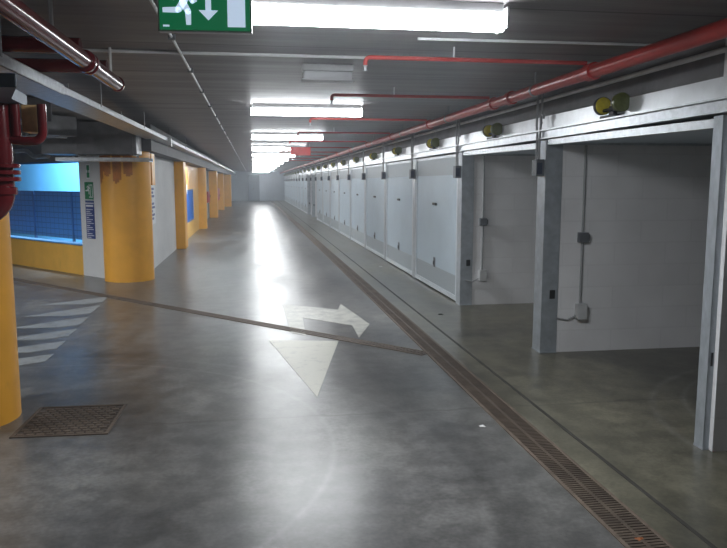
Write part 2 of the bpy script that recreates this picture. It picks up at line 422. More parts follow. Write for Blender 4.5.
for k in range(0, NB):
    if k == 0: lab = 'nearest amber twin warning lamp, above the first open garage'
    elif k == 1: lab = 'amber twin warning lamp above the second open garage'
    else: lab = 'twin warning lamp above the garages, %s beyond the open ones in front' % ORD[k - 2]
    loc = (XB - .01, (PY(k) + PY(k + 1)) / 2 + .02, 2.005)
    if first: lamp0.location = loc; lamp0['label'] = lab; first = False
    else: dup(lamp0, loc, lab)
# control boxes on the posts, with their cables
def make_cbox():
    t = thing('control_box', '', 'junction box', group='grey boxes on the garage posts')
    MB().box(-.075, -.06, 0, .0, .05, .15).build('housing', M['box'], t, bevel=.006)
    MB().box(-.07, -.063, .02, -.02, -.059, .12).build('front_plate', simple('blue_plate', (.03, .04, .075), .35), t)
    for y in (-.03, .03):
        pts = [(-.04, y, .15), (-.04, y, .36)] + [(-.04, y * (1 + .2 * i), .36 + .03 * i) for i in range(1, 4)] + [(-.03, y * 1.7, 2.42 - 1.6)]
        MB().tube(pts, .011, 8).build('cable', M['cond'], t, smooth=True)
    MB().tube(arc((-.035, -.06, .50), .035, -PI / 2, PI, ((0, 1, 0), (0, 0, 1)), 10), .009, 8).build('cable_loop', M['cond'], t, smooth=True)
    return t
cb0 = make_cbox(); first = True
for k in range(1, NB):
    if k == 1: lab = 'grey control box on the post between the two open garages'
    elif k == 2: lab = 'grey control box on the post beside the first closed door'
    else: lab = 'small grey control box on the %s post along the closed doors' % ORD[k - 3]
    loc = (XB, PY(k), 1.60)
    if first: cb0.location = loc; cb0['label'] = lab; first = False
    else: dup(cb0, loc, lab)
# wall conduits with switch boxes on the partitions
def make_wcond():
    t = thing('wall_conduit', '', 'conduit', group='conduits with boxes on the garage partitions')
    MB().tube([(0, -.012, .44), (0, -.012, 1.02)], .011, 10).tube([(0, -.012, 1.1), (0, -.012, CEIL)], .011, 10).build('pipe', M['cond'], t, smooth=True)
    MB().box(-.045, -.05, 1.01, .045, 0, 1.10).box(.045, -.04, 1.025, .06, 0, 1.085).build('switch_box', M['box'], t, bevel=.004)
    MB().box(-.045, -.065, .31, .05, 0, .45).build('socket_box', M['housing'], t, bevel=.005)
    MB().tube([(-.04, -.02, .34), (-.12, -.016, .30), (-.22, -.014, .32)], .008, 8).build('cable', M['cond'], t, smooth=True)
    return t
wc = make_wcond(); wc.location = (2.93, PY(1) - .08, 0); wc['label'] = 'grey conduit with switch and socket boxes on the white wall of the nearest open garage'
dup(wc, (2.84, PY(2) - .08, 0), 'grey conduit with two boxes on the white wall of the second open garage')
tag(MB().tube([(3.02, PY(1) - .1, 1.90), (4.5, PY(1) - .1, 1.93)], .008, 8).build('cable', M['black'], smooth=True), 'black cable under the beam high on the nearest garage wall', 'cable')

# ------------------------------------------------------------------ pipes on the right and ceiling
t = thing('sprinkler_main', 'long red sprinkler main running above the garages along the right', 'pipe', (2.25, 0, 2.28))
MB().tube([(0, -3.9, 0), (0, END - .3, 0)], .045, 18).build('pipe', M['red'], t, smooth=True)
for y in [4.62, 6.15, 6.62] + [9.1 + 2.5 * i for i in range(18)]:
    MB().tube([(0, y - .05, 0), (0, y - .045, 0), (0, y + .045, 0), (0, y + .05, 0)], [.045, .058, .058, .045], 18).build('coupling', M['red'], t, smooth=True)
for y in [2.9, 5.6, 8.2] + [10.8 + 2.6 * i for i in range(17)]:
    MB().tube([(0, y, .045), (0, y, CEIL - 2.28)], .008, 8).tube([(0, y - .015, 0), (0, y + .015, 0)], .05, 16).build('hanger', M['cond'], t, smooth=True)
def make_branch():
    t = thing('sprinkler_branch', '', 'pipe', group='thin red sprinkler branches across the ceiling')
    MB().tube([(-.04, 0, 0), (-1.50, 0, .0)] + arc((-1.50, 0, -.03), .03, PI / 2, PI, ((1, 0, 0), (0, 0, 1)), 5) + [(-1.53, 0, -.05)], .014, 12).build('pipe', M['red'], t, smooth=True)
    MB().tube([(-1.53, 0, -.05), (-1.53, 0, -.06), (-1.53, 0, -.08), (-1.53, 0, -.083)], [.016, .009, .009, .018], 10).build('sprinkler_head', M['galv'], t, smooth=True)
    MB().tube([(-.95, 0, 0), (-.95, 0, CEIL - 2.34)], .006, 8).build('hanger', M['wcond'], t)
    return t
br = make_branch(); BY = [4.62, 6.62, 9.1, 11.6, 14.1, 16.6, 19.1, 21.6, 24.1, 26.6]
for i, y in enumerate(BY):
    lab = 'nearest thin red sprinkler branch, behind the first ceiling light' if i == 0 else 'thin red sprinkler branch across the ceiling, %s from the nearest end' % ORD[i]
    if i == 0: br.location = (2.25, y, 2.335); br['label'] = lab
    else: dup(br, (2.25, y, 2.335), lab)
tag(MB().tube([(XB + .03, -3.9, 2.275), (XB + .03, END - .3, 2.275)], .017, 12).build('conduit', M['wcond'], smooth=True), 'pale conduit running along the beam above the garages', 'conduit')
tag(MB().tube([(-9, 5.08, CEIL - .012), (2.62, 5.06, CEIL - .012)], .011, 10).build('conduit', M['wcond'], smooth=True), 'thin pale conduit crossing the ceiling beside the nearest red branch', 'conduit')
tag(MB().tube([(1.0, 4.36, CEIL - .012), (2.62, 4.33, CEIL - .012)], .009, 10).build('conduit', M['wcond'], smooth=True), 'thin pale conduit from the nearest ceiling light towards the beam', 'conduit')
# conduit along the lane at left of the lights, with clips
t = thing('ceiling_conduit', 'white conduit with clips running down the ceiling left of the lights', 'conduit', (-.46, 0, CEIL - .014))
MB().tube([(0, 2.2, 0), (-.06, END - .4, 0)], .009, 10).build('pipe', M['wcond'], t, smooth=True)
for i in range(22):
    MB().box(-.02 - .001 * i, 3.2 + 1.3 * i, -.016, .02 - .001 * i, 3.24 + 1.3 * i, .014).build('clip', M['box'], t)

# ------------------------------------------------------------------ lights
def make_light():
    t = thing('ceiling_light', '', 'ceiling light', group='lit fluorescent lights across the lane')
    MB().box(-.61, -.07, -.055, .61, .07, 0).build('housing', M['housing'], t, bevel=.008)
    prof = [(-.075, -.05), (-.08, -.08), (-.06, -.115), (0, -.125), (.06, -.115), (.08, -.08), (.075, -.05)]
    b = MB(); n = len(prof)
    vs = [(-.63, y, z) for y, z in prof] + [(.63, y, z) for y, z in prof]
    b.add(vs, [(i, (i + 1) % n, n + (i + 1) % n, n + i) for i in range(n)] + [tuple(range(n)), tuple(range(n, 2 * n))])
    b.build('diffuser', M['tube'], t, smooth=True)
    for s in (-1, 1): MB().box(s * .63 - .006, -.082, -.12, s * .63 + .006, .082, -.02).build('end_cap', M['housing'], t)
    return t
LY = [3.56, 8.3, 13.0, 17.4, 21.6, 25.8, 30.2, 34.6, 39.0, 43.4, 47.8, 52.2, 56.6]
lt = make_light()
for i, y in enumerate(LY):
    lab = 'nearest lit fluorescent ceiling light, right of the green exit sign' if i == 0 else ('lit fluorescent ceiling light just beyond the small unlit lamp' if i == 1 else 'lit fluorescent ceiling light, %s of the row down the lane' % ORD[i])
    if i == 0: lt.location = (.62, y, CEIL); lt['label'] = lab
    else: dup(lt, (.62, y, CEIL), lab)
for x, y, lab in ((-4.6, 4.2, 'added fluorescent light brightening the yellow columns from the left, out of view'), (-5.4, 9.6, 'added fluorescent light brightening the window wall, out of view at the left')):
    dup(lt, (x, y, CEIL), lab, math.radians(42))  # unseen fixtures, added to brighten the yellow columns and window wall
t = thing('emergency_lamp', 'small unlit rectangular ceiling lamp between the first two lit ones', 'ceiling light', (.57, 5.5, CEIL))
MB().box(-.19, -.055, -.05, .19, .055, 0).build('housing', M['housing'], t, bevel=.006)
MB().box(-.18, -.05, -.11, .18, .05, -.05).build('diffuser', M['offdiff'], t, bevel=.012)
MB().box(-.195, -.06, -.118, .195, .06, -.108).build('rim', M['white'], t, bevel=.003)
# red illuminated alarm box
t = thing('alarm_sign', 'small red box sign hanging far down the lane beside the lights', 'sign', (1.05, 16.0, 2.14))
MB().box(-.22, -.04, 0, .22, .04, .17).build('case', M['redlit'], t, bevel=.006)
for s in (-1, 1): MB().tube([(s * .15, 0, .17), (s * .15, 0, CEIL - 2.14)], .006, 8).build('rod', M['cond'], t)

# exit sign (escape route: runner, arrow down, doorway)
t = thing('exit_sign', 'green hanging emergency exit sign with white running man, down arrow and door', 'sign', (-.152, 2.6, 2.067), math.radians(-3.5))
W, H = .306, .153
MB().box(-W / 2 - .006, 0, -.005, W / 2 + .006, .035, H + .006).build('case', M['housing'], t, bevel=.003)
MB().box(-W / 2, -.003, 0, W / 2, .001, H).build('face', M['green'], t)
RX = Matrix.Rotation(PI / 2, 4, 'X')      # (x, y, z) -> (x, -z, y): draw in the sign's plane
def flat(polys, z0=.0035, z1=.0055, s=.001):
    b = MB()
    for p in polys: b.prism([(x * s - W / 2, y * s) for x, y in p], z0, z1, R=RX)
    return b
def bar(x0, y0, x1, y1, w0, w1):
    dx, dy = x1 - x0, y1 - y0; L = math.hypot(dx, dy); nx, ny = -dy / L, dx / L
    return [(x0 + nx * w0, y0 + ny * w0), (x0 - nx * w0, y0 - ny * w0), (x1 - nx * w1, y1 - ny * w1), (x1 + nx * w1, y1 + ny * w1)]
def disc(x, y, r, n=18): return [(x + r * math.cos(2 * PI * i / n), y + r * math.sin(2 * PI * i / n)) for i in range(n)]
man = [bar(64, 66, 12, 65, 9.5, 8), bar(64, 66, 82, 92, 11, 12), disc(64, 66, 9.5),          # trailing leg
       bar(80, 90, 97, 62, 12, 10), disc(97, 61, 10), bar(97, 62, 98, 17, 10, 8),             # leading leg
       bar(80, 88, 92, 122, 13, 14), disc(81, 90, 12),                                         # torso
       bar(92, 118, 112, 92, 6.5, 5.5), bar(112, 92, 126, 100, 5.5, 5), disc(112, 92, 5.5),    # front arm
       bar(86, 118, 58, 122, 6.5, 5.5), bar(58, 122, 46, 100, 5.5, 5), disc(58, 122, 5.5)]     # rear arm
g = flat(man + [disc(104, 137, 9.5)]).build('running_man', M['glyph'], t)
flat([[(156, 64), (175, 64), (175, 138), (156, 138)], [(133, 66), (165, 33), (198, 66)]]).build('arrow', M['glyph'], t)
flat([[(230, 12), (290, 12), (290, 140), (230, 140)]]).build('doorway', M['glyph'], t)
flat([[(12 + 4.4 * i, 10), (15.2 + 4.4 * i, 10), (15.2 + 4.4 * i, 16), (12 + 4.4 * i, 16)] for i in range(5)]).build('maker_mark', M['glyph'], t)
for s in (-1, 1): MB().tube([(s * .11, .017, H + .006), (s * .11, .017, CEIL - 2.075)], .005, 8).build('rod', M['cond'], t)

# ------------------------------------------------------------------ left side: columns, walls, window
def column_mesh(r, z1, a0=None, a1=None, lobes=4, drop=.36, zt=1.95):
    """round column; the stained strip at the top ends in rounded drips"""
    b = MB(); n, m = 72, 110
    for j in range(m + 1):
        z = z1 * j / m
        for i in range(n):
            a = 2 * PI * i / n; b.v.append((r * math.cos(a), r * math.sin(a), z))
    for j in range(m):
        zc = z1 * (j + .5) / m
        for i in range(n):
            a = math.degrees(2 * PI * (i + .5) / n); a = a - 360 if a > 180 else a
            mi = 0
            if a0 is not None and a0 <= a <= a1:
                u = (a - a0) / (a1 - a0) * lobes
                depth = drop * (.55 + .45 * math.sqrt(max(0, 1 - (2 * (u % 1) - 1) ** 2))) * (1 - .25 * (int(u) % 2))
                if zc > zt - depth and abs((u % 1) - .5) < .46: mi = 1
            b.f.append((j * n + i, j * n + (i + 1) % n, (j + 1) * n + (i + 1) % n, (j + 1) * n + i)); b.mi.append(mi)
    b.f.append(tuple(reversed(range(n)))); b.mi.append(0); b.f.append(tuple(range(m * n, m * n + n))); b.mi.append(0)
    return b
YB = [M['yellow'], M['brown']]
def col_thing(x, y, r, label, **kw):
    o = column_mesh(r, CEIL if y < 8 else 2.02, **kw).build('column', YB, smooth=True); o.location = (x, y, 0)
    return tag(o, label, 'column', 'yellow columns along the left')
col_thing(-1.93, 4.90, .36, 'nearest yellow round column at the left edge beside the floor grating')
c1 = col_thing(-1.98, 11.80, .38, 'wide round yellow column with brown drips at the window corner, beside the blue notice', a0=-165, a1=-62, drop=.42)
MB().box(.12, .1, 1.50, .39, .46, 2.0).build('corner_block', M['yellow'], c1)
col_thing(-1.96, 24.7, .41, 'round yellow column with brown drips just past the small blue window', a0=-178, a1=-70, drop=.35, zt=2.0)
for (x0, x1, y0, y1, lab) in ((-2.02, -1.575, 17.05, 17.65, 'square yellow pillar at the end of the white wall, before the small blue window'),
                              (-1.90, -1.555, 31.9, 32.7, 'square yellow pillar standing between the two distant red cabinets'),
                              (-1.95, -1.62, 40.6, 41.3, 'square yellow pillar just past the second distant red cabinet'),
                              (-1.95, -1.38, 46.2, 47.0, 'farthest yellow pillar on the left, near the end wall')):
    tag(MB().box(0, 0, 0, x1 - x0, y1 - y0, 2.02).build('pillar', M['yellow'], bevel=.02), lab, 'column', 'yellow columns along the left').location = (x0, y0, 0)

# diagonal wall with the big window: local frame, x along the wall away from the lane, y towards the outside
D0 = Vector((-2.30, 11.86, 0)); DA = math.radians(131.5)
DM = Matrix.Translation(D0) @ Matrix.Rotation(DA, 4, 'Z') @ Matrix.Diagonal((1, -1, 1, 1))
def dpt(u, v=0, z=0): return DM @ Vector((u, v, z))
T = .16; U0, U1 = .80, 4.6; WS, WH = .50, 1.90
def dstruct(mb, name, m, parent=None, **kw):
    o = mb.build(name, m, parent, **kw); return o
struct(MB().box(-.25, 0, 0, U0, T, CEIL, R=DM).build('wall_left_corner', M['white_wall']))
struct(MB().box(U0, 0, 0, U1, T, WS, R=DM).build('wall_left_parapet', M['parapet']))
struct(MB().box(U1, 0, 0, 9.2, T, CEIL, R=DM).build('wall_left_far', M['parapet']))
struct(MB().box(U0, 0, WH, U1, T, CEIL, R=DM).build('wall_left_head', M['conc']))
fr = MB()
fr.box(U0, .05, WS, U0 + .03, .11, WH, R=DM); fr.box(U1 - .03, .05, WS, U1, .11, WH, R=DM); fr.box(U0, .05, WH - .03, U1, .11, WH, R=DM)
wf = struct(fr.build('window_1', M['bluepost']))
MB().box(U0, -.03, WS, U1, T + .02, WS + .02, R=DM).build('window_sill', simple('blue_sill', (.10, .36, .75), .5), wf)
# blue mesh fence standing in the opening
t = thing('mesh_fence', 'dark blue mesh fence panel across the lower half of the window', 'fence', tuple(dpt(0, .35)), DA)
def fy(o): return o
fe = MB().box(U0 - .6, -.012, .54, U1 + .6, 0, 1.37).build('mesh', M['bluefence'], t)
for u in [U0 - .50 + 1.42 * i for i in range(4)]: MB().box(u - .02, -.02, 0, u + .02, .02, 1.38).build('post', M['bluepost'], t)
MB().box(U0 - .6, -.018, 1.36, U1 + .6, .006, 1.385).build('top_rail', M['bluepost'], t)
# light well wall outside
struct(MB().box(1.85, 2.0, 0, 11.5, 2.15, CEIL, R=DM).build('wall_outside', M['bluewall']))

# white wall along the lane, small window, long wall
XW = -1.79
struct(MB().box(XW - .16, 12.0, 0, XW, 17.1, CEIL).build('wall_left_lane', M['white_wall']))
struct(MB().box(XW - .16, 17.6, 0, XW, 24.6, .44).build('wall_left_low', M['parapet']))
struct(MB().box(XW - .16, 17.6, 1.34, XW, 24.6, CEIL).build('wall_left_high', M['yellow']))
struct(MB().box(XW - .16, 22.2, .44, XW, 24.6, 1.34).build('wall_left_pier', M['parapet']))
def blue_sheet():
    m, nt, b = node_mat('blue_translucent_sheet')
    n = N(nt, 'ShaderNodeTexNoise', Scale=5., Detail=5.); nt.links.new(coords(nt), n.inputs['Vector'])
    r = ramp(nt, n.outputs['Fac'], [(.3, (.05, .26, .72)), (.7, (.14, .42, .90))])
    tr = nt.nodes.new('ShaderNodeBsdfTranslucent'); nt.links.new(r.outputs[0], tr.inputs[0]); nt.links.new(r.outputs[0], b.inputs['Base Color'])
    mx = nt.nodes.new('ShaderNodeMixShader'); mx.inputs[0].default_value = .6
    nt.links.new(b.outputs[0], mx.inputs[1]); nt.links.new(tr.outputs[0], mx.inputs[2])
    nt.links.new(mx.outputs[0], nt.nodes['Material Output'].inputs[0]); return m
w2 = MB(); x0, x1 = XW - .03, XW + .004
for a_ in ((17.65, .44, 17.70, 1.34), (22.15, .44, 22.2, 1.34), (17.70, 1.30, 22.15, 1.34), (17.70, .44, 22.15, .48), (19.9, .48, 19.95, 1.30)): w2.box(x0, a_[0], a_[1], x1, a_[2], a_[3])
w2 = struct(w2.build('window_2', M['bluepost']))
MB().box(XW - .022, 17.70, .48, XW - .012, 22.15, 1.30).build('pane', blue_sheet(), w2)
struct(MB().box(XW - .75, 17.2, 0, XW - .65, 23, CEIL).build('wall_outside_small', M['bluewall']))
struct(MB().box(XW - .30, 24.8, 0, XW - .16, END, CEIL).build('wall_left_rear', M['white_wall']))
tag(MB().box(XW, 18.6, 1.24, XW + .006, 20.2, 1.48).build('paper_notice', M['white']), 'white sheet fixed above the small blue window', 'notice')
# downstand beam above the columns
struct(MB().box(-2.6, 11.4, 2.02, -1.52, END, CEIL).build('trim_5', simple('dark_beam', (.11, .11, .12), .6, vary=.2)))
# red cabinets
def make_cab(y0, y1, z0, z1, lab):
    t = thing('hose_cabinet', lab, 'cabinet', (XW - .158, (y0 + y1) / 2, z0), 0, 'red cabinets on the far left wall')
    w = (y1 - y0) / 2
    MB().box(0, -w, 0, .16, w, z1 - z0).build('case', M['redpanel'], t, bevel=.01)
    MB().box(.16, -w + .05, .04, .17, w - .05, z1 - z0 - .04).build('door', M['redpanel'], t)
    MB().box(.17, w - .14, .2, .19, w - .1, .3).build('handle', M['dark'], t)
make_cab(29.4, 30.6, .72, 1.16, 'red fire hose cabinet on the left wall, nearer of the two')
make_cab(37.6, 39.4, .60, 1.22, 'red fire hose cabinet on the left wall, farther of the two')

# notices on the corner wall
def plate(name, label, u, z0, w, h, face, cat='sign'):
    t = thing(name, label, cat, tuple(dpt(u, -.004, z0)), DA)
    # local x runs away from the lane; mirror so that text reads from the lane
    MB().box(-w / 2, 0, 0, w / 2, .004, h).build('plate', face, t)
    return t, w, h
def onplate(t, name, polys, w, m):
    b = MB()
    for p in polys: b.prism([(w / 2 - x, y) for x, y in p], .0045, .006, R=Matrix(((1, 0, 0, 0), (0, 0, 1, 0), (0, 1, 0, 0), (0, 0, 0, 1))))
    return b.build(name, m, t)
def rect(x0, y0, x1, y1): return [(x0, y0), (x1, y0), (x1, y1), (x0, y1)]
t, w, h = plate('escape_sign', 'green escape sign with white figure and door above the blue notice', .50, 1.27, .26, .28, M['greenp'])
def sc_(p, k, ox, oy): return [(x * k + ox, y * k + oy) for x, y in p]
onplate(t, 'running_man', [sc_(p, .00125, .012, .06) for p in man + [disc(104, 137, 9.5)]], w, M['white'])
onplate(t, 'doorway', [rect(.165, .05, .18, .24), rect(.165, .225, .245, .24), rect(.23, .05, .245, .24), rect(.13, .03, .25, .045)], w, M['white'])
t, w, h = plate('safety_notice', 'tall dark blue notice with white printed lines below the green escape sign', .50, .63, .26, .62, M['navy'], 'notice')
rows = [rect(.0, .57, .26, .585), rect(.02, .52, .24, .55)]
y = .47
for i in range(15):
    L = [.20, .12, .17, .21, .08, .19, .14, .22, .10, .18, .2, .06, .16, .21, .12][i]
    rows.append(rect(.02, y, .02 + L, y + .011)); y -= .031 if i % 4 != 3 else .038
onplate(t, 'printed_lines', [r for r in rows if r[0][1] > .01], w, M['white'])
t, w, h = plate('small_escape_sign', 'small green and white sign at the top of the white corner wall', .50, 1.60, .12, .24, M['white'])
onplate(t, 'symbol', [rect(.02, .14, .10, .22), rect(.02, .02, .10, .10), rect(.045, .10, .075, .14)], w, M['greenp'])
t = thing('wall_notice', 'narrow white notice with dark blue lettering on the white wall behind the wide column', 'notice', (XW, 13.25, .80))
MB().box(0, -.42, 0, .006, .38, .72).build('plate', M['white'], t)
b = MB(); z = .08
for i, L in enumerate([.5, .62, .4, .66, .58, .3, .62, .5, .6]):
    b.box(.0065, -.36, z, .008, -.36 + L, z + .04); z += .066
b.build('printed_lines', M['navy'], t)

# ------------------------------------------------------------------ left ceiling services
t = thing('cable_tray', 'long galvanised cable tray hanging under the ceiling along the left of the lane', 'cable tray', (-1.33, 0, 2.17))
def tray_seg(y0, y1, w, h, dz0, dz1):
    b = MB(); th = .004
    def quad(x0, z0, x1, z1):
        vs = [(x0, y0, z0 + dz0), (x1, y0, z1 + dz0), (x1, y1, z1 + dz1), (x0, y1, z0 + dz1)]
        n = Vector((-(z1 - z0), 0, x1 - x0)).normalized() * th
        b.add(vs + [tuple(Vector(p) + n) for p in vs], [(0, 1, 2, 3), (7, 6, 5, 4), (0, 4, 5, 1), (1, 5, 6, 2), (2, 6, 7, 3), (3, 7, 4, 0)])
    quad(-w, 0, 0, 0); quad(0, 0, 0, h); quad(-w, 0, -w, h); quad(0, h, -.012, h); quad(-w, h, -w + .012, h)
    return b
tray_seg(-3.8, 5.55, .34, .075, .0, .0).build('tray_section', M['galv'], t)
tray_seg(5.55, 22, .26, .055, .01, .05).build('tray_section', M['galv'], t)
tray_seg(22, END - .6, .22, .05, .05, .06).build('tray_section', M['galv'], t)
for y in [1.5, 4.2, 6.8, 9.4, 12.2, 15, 18, 21, 25, 29, 33, 38, 43, 48]:
    for x0, x1 in ((-.28, -.27), (.0, .006)): MB().box(x0, y, .05, x1, y + .03, CEIL - 2.17).build('hanger', M['cond'], t)
MB().box(-.0, 11.9, -.03, .05, 12.02, .08).box(.05, 11.9, -.06, .055, 12.02, -.0).build('bracket', M['wcond'], t)
ZT = 1.958
t = thing('cable_tray', 'flat grey cable tray at upper left above the maroon standpipe', 'cable tray', (-1.67, 3.8, ZT))
b = MB(); poly = [(-1.4, -.42), (.66, -.42), (.50, .03), (.46, .42), (-1.4, .42)]
b.prism(poly, 0, .006)
for p, q in zip(poly, poly[1:]):
    dx, dy = q[0] - p[0], q[1] - p[1]; L = math.hypot(dx, dy); nx, ny = -dy / L * .006, dx / L * .006
    b.prism([p, q, (q[0] + nx, q[1] + ny), (p[0] + nx, p[1] + ny)], .006, .06)
b.build('tray_section', simple('bluish_tray', (.16, .20, .25), .45, .4), t)
for x in (-1.1, -.45):
    for y0, y1 in ((-.42, -.41), (.40, .41)): MB().box(x, y0, .03, x + .03, y1, CEIL - ZT).build('hanger', M['cond'], t)
# tray over the window wall
t = thing('cable_tray', 'galvanised cable tray crossing in front of the wide yellow column top', 'cable tray', (-1.47, 10.95, 1.845))
b = MB(); b.box(-1.28, -.2, 0, 0, .2, .006); b.box(-1.28, -.2, .006, 0, -.195, .05); b.box(-1.28, .195, .006, 0, .2, .05)
b.build('tray_section', M['galv'], t)
for x in (-1.1, -.2): MB().box(x, -.01, .006, x + .03, .01, .083).build('hanger', M['cond'], t)
t = thing('air_duct', 'dull grey duct box hanging in front of the wide yellow column top', 'duct', (-1.47, 10.95, 1.94))
MB().box(-1.45, -.25, 0, -.16, .25, CEIL - 1.97).build('duct_body', M['conc_duct'], t, bevel=.01)
for x in (-1.0, -.25): MB().box(x, -.265, -.012, x + .04, .265, CEIL - 1.942).build('flange', M['conc_duct'], t)
pp = [dpt(3.4, -.55, 2.06), dpt(1.55, -.55, 2.06), dpt(1.4, -.55, 2.05), dpt(1.22, -.55, 1.97), dpt(1.10, -.55, 1.95), dpt(.7, -.55, 1.955)]
tag(MB().tube(pp, .035, 12).build('pipe', M['galv'], smooth=True), 'bent galvanised pipe dipping into the tray above the blue window', 'pipe')
# rectangular ducts crossing diagonally under the ceiling
def duct(u0, u1, v0, v1, z0, lab):
    t = thing('air_duct', lab, 'duct', tuple(dpt(0, 0, z0)), DA)
    # local y of this frame points to the lane side, so v is negated
    MB().box(u0, -v1, 0, u1, -v0, CEIL - z0 - .03).build('duct_body', M['conc_duct'], t, bevel=.01)
    for u in (u0 + .3, u0 + 1.6, u0 + 2.9):
        MB().box(u, -v1 - .015, -.015, u + .04, -v0 + .015, CEIL - z0 - .002).build('flange', M['galv'], t)
duct(-1.5, 5.5, -1.75, -1.25, 2.14, 'dull grey diagonal duct under the ceiling nearest the window wall')
duct(-3.2, 5.0, -3.0, -2.45, 2.16, 'dull grey diagonal duct under the ceiling farther from the window wall')

# maroon pipes at upper left
t = thing('fire_pipe', 'maroon pipe hanging under the ceiling at upper left with a bright highlight', 'pipe', (-.915, 0, 2.22))
MB().tube([(0, -3.5, 0), (0, 5.25, 0)] , .046, 20).build('pipe', M['maroon'], t, smooth=True)
for y in (1.6, 4.35): MB().tube([(0, y - .07, 0), (0, y - .06, 0), (0, y - .03, 0), (0, y - .025, 0), (0, y + .025, 0), (0, y + .03, 0), (0, y + .06, 0), (0, y + .07, 0)], [.046, .062, .062, .053, .053, .062, .062, .046], 20).build('coupling', M['maroon'], t, smooth=True)
MB().tube([(0, 5.25, 0), (0, 5.27, 0), (0, 5.30, 0)], [.052, .052, .03], 20).build('end_cap', M['maroon'], t, smooth=True)
for y in (4.35, 5.1): MB().tube([(-.03, y, .09), (-2.6, y, .09)], .045, 16).build('side_pipe', M['maroon'], t, smooth=True)
for y in (0.6, 3.6, 5.0): MB().tube([(0.01, y, .045), (0.01, y, CEIL - 2.22)], .009, 8).build('hanger', M['wcond'], t)

t = thing('standpipe', 'vertical maroon standpipe with ribbed coupling and elbow at the left edge', 'pipe', (-1.32, 4.08, 0))
zc = 1.50
MB().tube([(0, 0, ZT), (0, 0, zc)] + arc((-.12, 0, zc), .12, 0, -PI / 2, ((1, 0, 0), (0, 0, 1)), 8) + [(-1.6, 0, zc - .12)], .062, 20).build('pipe', M['maroon'], t, smooth=True)
cpl = MB()
for z in (1.565, 1.60, 1.635): cpl.tube([(0, 0, z - .014), (0, 0, z - .01), (0, 0, z + .01), (0, 0, z + .014)], [.064, .094, .094, .064], 20)
cpl.build('coupling', M['maroon'], t, smooth=True)
MB().tube([(0, 0, zc - .02), (0, 0, zc - .015), (0, 0, zc + .02), (0, 0, zc + .025)], [.062, .074, .074, .062], 20).build('elbow_collar', M['maroon'], t, smooth=True)
MB().tube([(.05, 0, 1.775), (.12, 0, 1.765)] + arc((.17, 0, 1.815), .05, -PI / 2, 0, ((1, 0, 0), (0, 0, 1)), 6) + [(.22, 0, ZT)], .024, 12).build('side_pipe', M['maroon'], t, smooth=True)
MB().tube([(.085, .0, 1.79), (.085, 0, ZT)], .026, 12).build('side_pipe', M['maroon'], t, smooth=True)
t = tag(MB().box(-.058, 0, 0, .030, .14, ZT - 1.815).build('wooden_block', M['wood'], bevel=.004), 'bare wooden block under the grey tray beside the maroon standpipe', 'block')
t.location = (-1.155, 4.115, 1.815)

# ------------------------------------------------------------------ floor: drains, grating, paint
def grating(poly_a, poly_b, w, bar_step, name, label, kerb=True):
    """slot drain between two points: frame strips, dark channel, cross bars"""
    A, B = Vector((*poly_a, 0)), Vector((*poly_b, 0)); L = (B - A).length
    ang = math.atan2(B.y - A.y, B.x - A.x)
    t = thing(name, label, 'floor drain', tuple(A), ang)
    MB().box(0, -w / 2, .0, L, w / 2, .002).build('channel', M['grate_dark'], t)
    f = MB(); e = .02
    f.box(0, -w / 2 - e, 0, L, -w / 2, .006); f.box(0, w / 2, 0, L, w / 2 + e, .006)
    f.build('frame', M['joint_hi'], t)
    g = MB(); x = 0.
    while x < L:
        g.box(x, -w / 2, .002, min(L, x + bar_step * .62), w / 2, .005); x += bar_step
    g.box(0, -.01, .002, L, .01, .0055)
    g.build('grating', M['grate'], t)
grating((1.665, -3.9), (1.47, END - 3), .165, .024, 'drain_channel', 'long rusty brown drain channel running down the lane before the garages')
grating((1.525, 6.19), (-4.6, 12.95), .10, .04, 'drain_channel', 'narrow drain channel crossing the lane diagonally behind the white arrow head')
t = thing('floor_grating', 'rusty rectangular floor grating beside the nearest yellow column', 'floor drain', (-1.2, 4.76, 0), math.radians(-1.5))
MB().box(-.27, -.28, 0, .27, .28, .003).build('pit', M['grate_dark'], t)
f = MB(); f.box(-.29, -.30, 0, .29, -.28, .008); f.box(-.29, .28, 0, .29, .30, .008); f.box(-.29, -.28, 0, -.27, .28, .008); f.box(.27, -.28, 0, .29, .28, .008)
f.build('frame', M['grate'], t)
g = MB()
for j in range(12):
    for i in range(9):
        x = -.262 + i * .0588 + (.029 if j % 2 else 0); y_ = -.272 + j * .0455
        if x + .044 < .27: g.box(x, y_, .003, x + .044, y_ + .026, .0075)
for j in range(1, 12): g.box(-.27, -.28 + j * .0455 - .004, .003, .27, -.28 + j * .0455 + .002, .006)
g.build('bars', M['grate'], t)
# painted arrow
Z = .0025
tag(MB().prism([(.125, 6.98), (.43, 5.03), (.80, 6.84)], 0, Z).build('painted_arrow_head', M['paint']), 'white painted arrow head on the floor pointing towards the camera', 'floor marking')
def offs(p): return p
arr = MB()
arr.prism([(.36, 7.30), (.50, 7.14), (.535, 8.10), (.52, 8.93), (.34, 9.05)], 0, Z)
arr.prism([(.52, 8.93), (.535, 8.10), (1.04, 7.58), (.995, 8.56)], 0, Z)
arr.prism([(1.08, 8.98), (.995, 8.56), (1.04, 7.58), (1.02, 6.95), (1.235, 7.62)], 0, Z)
tag(arr.build('painted_turn_arrow', M['paint_far']), 'faded painted turn arrow on the floor behind the diagonal drain', 'floor marking')
hat = MB(); ys = [10.05, 9.35, 8.55, 7.85, 7.25, 6.70, 6.2]
for i in range(len(ys) - 1):
    xr = -1.97 + .03 * i
    hat.prism([(xr, ys[i]), (xr - .72, ys[i + 1] + .12), (xr - .2, ys[i + 1] + .10), (xr, ys[i + 1] + .22)], 0, Z)
tag(hat.build('painted_hatching', M['paint_dim']), 'worn white saw-tooth hatching on the floor behind the nearest yellow column', 'floor marking')

